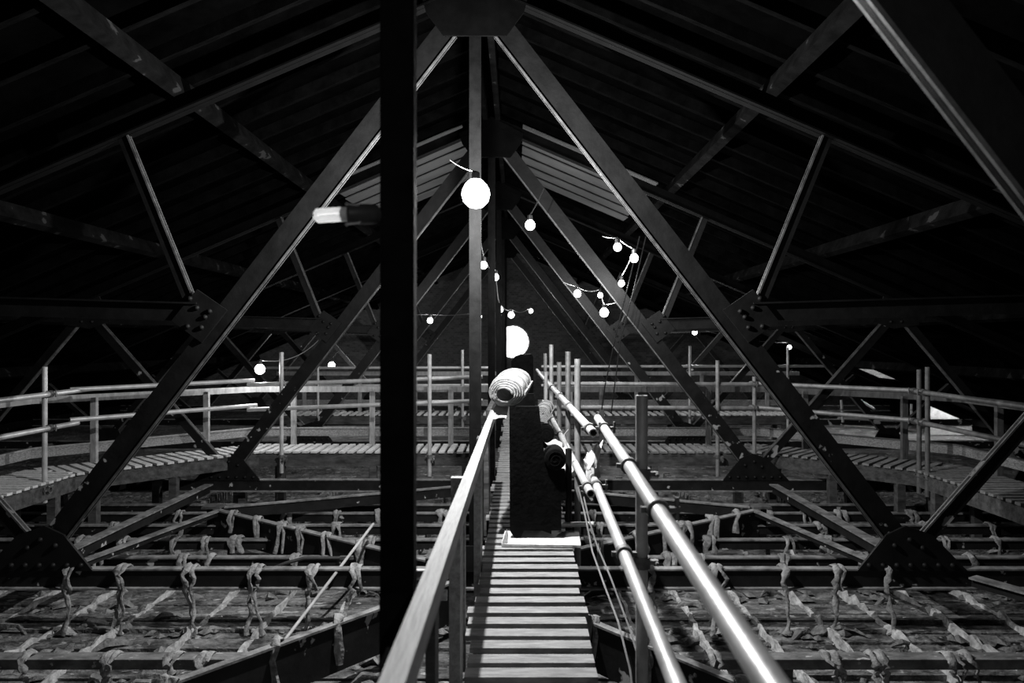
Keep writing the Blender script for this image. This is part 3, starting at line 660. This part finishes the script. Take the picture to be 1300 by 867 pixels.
for k, x, y, Y, r, wt, l in ((2,673,286,8.6,.062,55,L1),(3,614,337,9.3,.05,35,L1),(4,629,352,11.2,.055,35,L1),(5,635,393,15,.065,50,L1),(6,649,400,16.8,.075,60,L1),(7,674,395,19.5,.06,30,L1),
    (8,609,402,13.4,.04,12,L1),(9,546,407,13.4,.055,40,L1),(10,784,314,8.6,.05,40,L2),(11,805,328,8.9,.055,45,L2),(12,789,360,9.6,.045,40,L2),(13,733,373,13.2,.07,60,L2),
    (14,762,375,11.8,.045,15,L2),(15,767,397,12.6,.08,90,L2),(16,330,469,10.7,.075,40,L3),(17,421,464,20.5,.1,150,L3),(18,882,422,17,.06,50,L3),(19,1002,441,17.4,.055,40,L3)):
    S[k] = bulb(x, y, Y, r, wt*MID, l, {L1:'bulbs strung along the catwalk', L2:'cluster of bulbs by the diagonal', L3:'bulbs far over the side walkways'}[l])
S[20] = bulb_at(Vector((.95, -.7, 1.25)), .06, 45, 'bare bulb hanging over the near end of the catwalk')
def sag(a, b_, s, n_=10): return [a.lerp(b_, i/n_)-Vector((0,0,s*4*(i/n_)*(1-i/n_))) for i in range(n_+1)]
def string(label, ks, m='cable', ends=()):
    pts = []
    ps = [Vector(e) for e in ends[:1]] + [S[k] for k in ks] + [Vector(e) for e in ends[1:]]
    for a, b_ in zip(ps, ps[1:]): pts += sag(a, b_, .04*(b_-a).length)[(1 if pts else 0):]
    q = thing('light_cable', label, 'cable', ps[0]); b = LB(q); b.tube(pts, .0065, 6); b.build('flex', m, None, True); return q
string('slim light cable running back along the catwalk posts', (3,4,5,6,7), 'cable_pale', (P(609,300,9.2),))
string('light cable slung from roof to the big bulb', (1,), 'cable_pale', (P(572,203,5.6),))
string('light cable looping through the bulb cluster', (10,11,12), 'cable_pale', (P(765,300,8.5),))
string('light cable sagging between cluster bulbs near the far diagonal', (13,14,15), 'cable_pale', (P(715,358,13.2), P(798,378,12.2)))
string('dark cable from the roof to the bulb over the near end of the catwalk', (20,), 'cable', ((.95,-.7,2.9),))
string('light cable rising behind the side walkway', (16,), 'cable_pale', (P(404,432,14.5),))
string('light cable dropping to the single bulb ahead of the ridge', (2,), 'cable', (P(690,240,8.8),))
string('dark light cable along the far bulbs', (18,19), 'cable', (P(850,405,16.0),))
string('dark cable out to the bulb by the node plate', (9,8), 'cable', (P(500,395,13.6),))
string('dark cable dropping to bulb before the brick wall', (17,), 'cable', (P(440,425,21),))
# tube lamp on the first king post
q = thing('tube_lamp', 'compact tube lamp in wire guard on the dark king post', 'lamp', P(470,275,2.12))
b = LB(q); c0, c1 = P(434,272,2.06), P(403,274,2.06)
for dz in (-.011,.011):
    for dy in (-.009,.009):
        o_ = Vector((0,dy,dz)); b.tube([c0+o_, c1+o_, c1+o_+Vector((-.004,-dy*.6,-dz*.6))], .0085, 10)
b.build('lamp_tubes', 'lamp_tube', None, True)
b = LB(q); b.tube([P(441,272,2.06), P(433,272,2.06)], .021, 14); b.build('lamp_base', 'porcelain', None, True)
b = LB(q); b.tube([P(476,272,2.12), P(458,272,2.08), P(440,272,2.06)], [.03,.03,.026], 14); b.build('holder', 'socket', None, True)
for y in (259, 285):
    b = LB(q); b.tube([P(470,272,2.1), P(455,y+2 if y < 270 else y-2,2.06), P(441,y,2.05)], .003, 6); b.lathe([(.0005,-.006),(.006,0),(.0005,.006)], P(440,y,2.05), 8); b.build('guard_wire', 'tube', None, True)
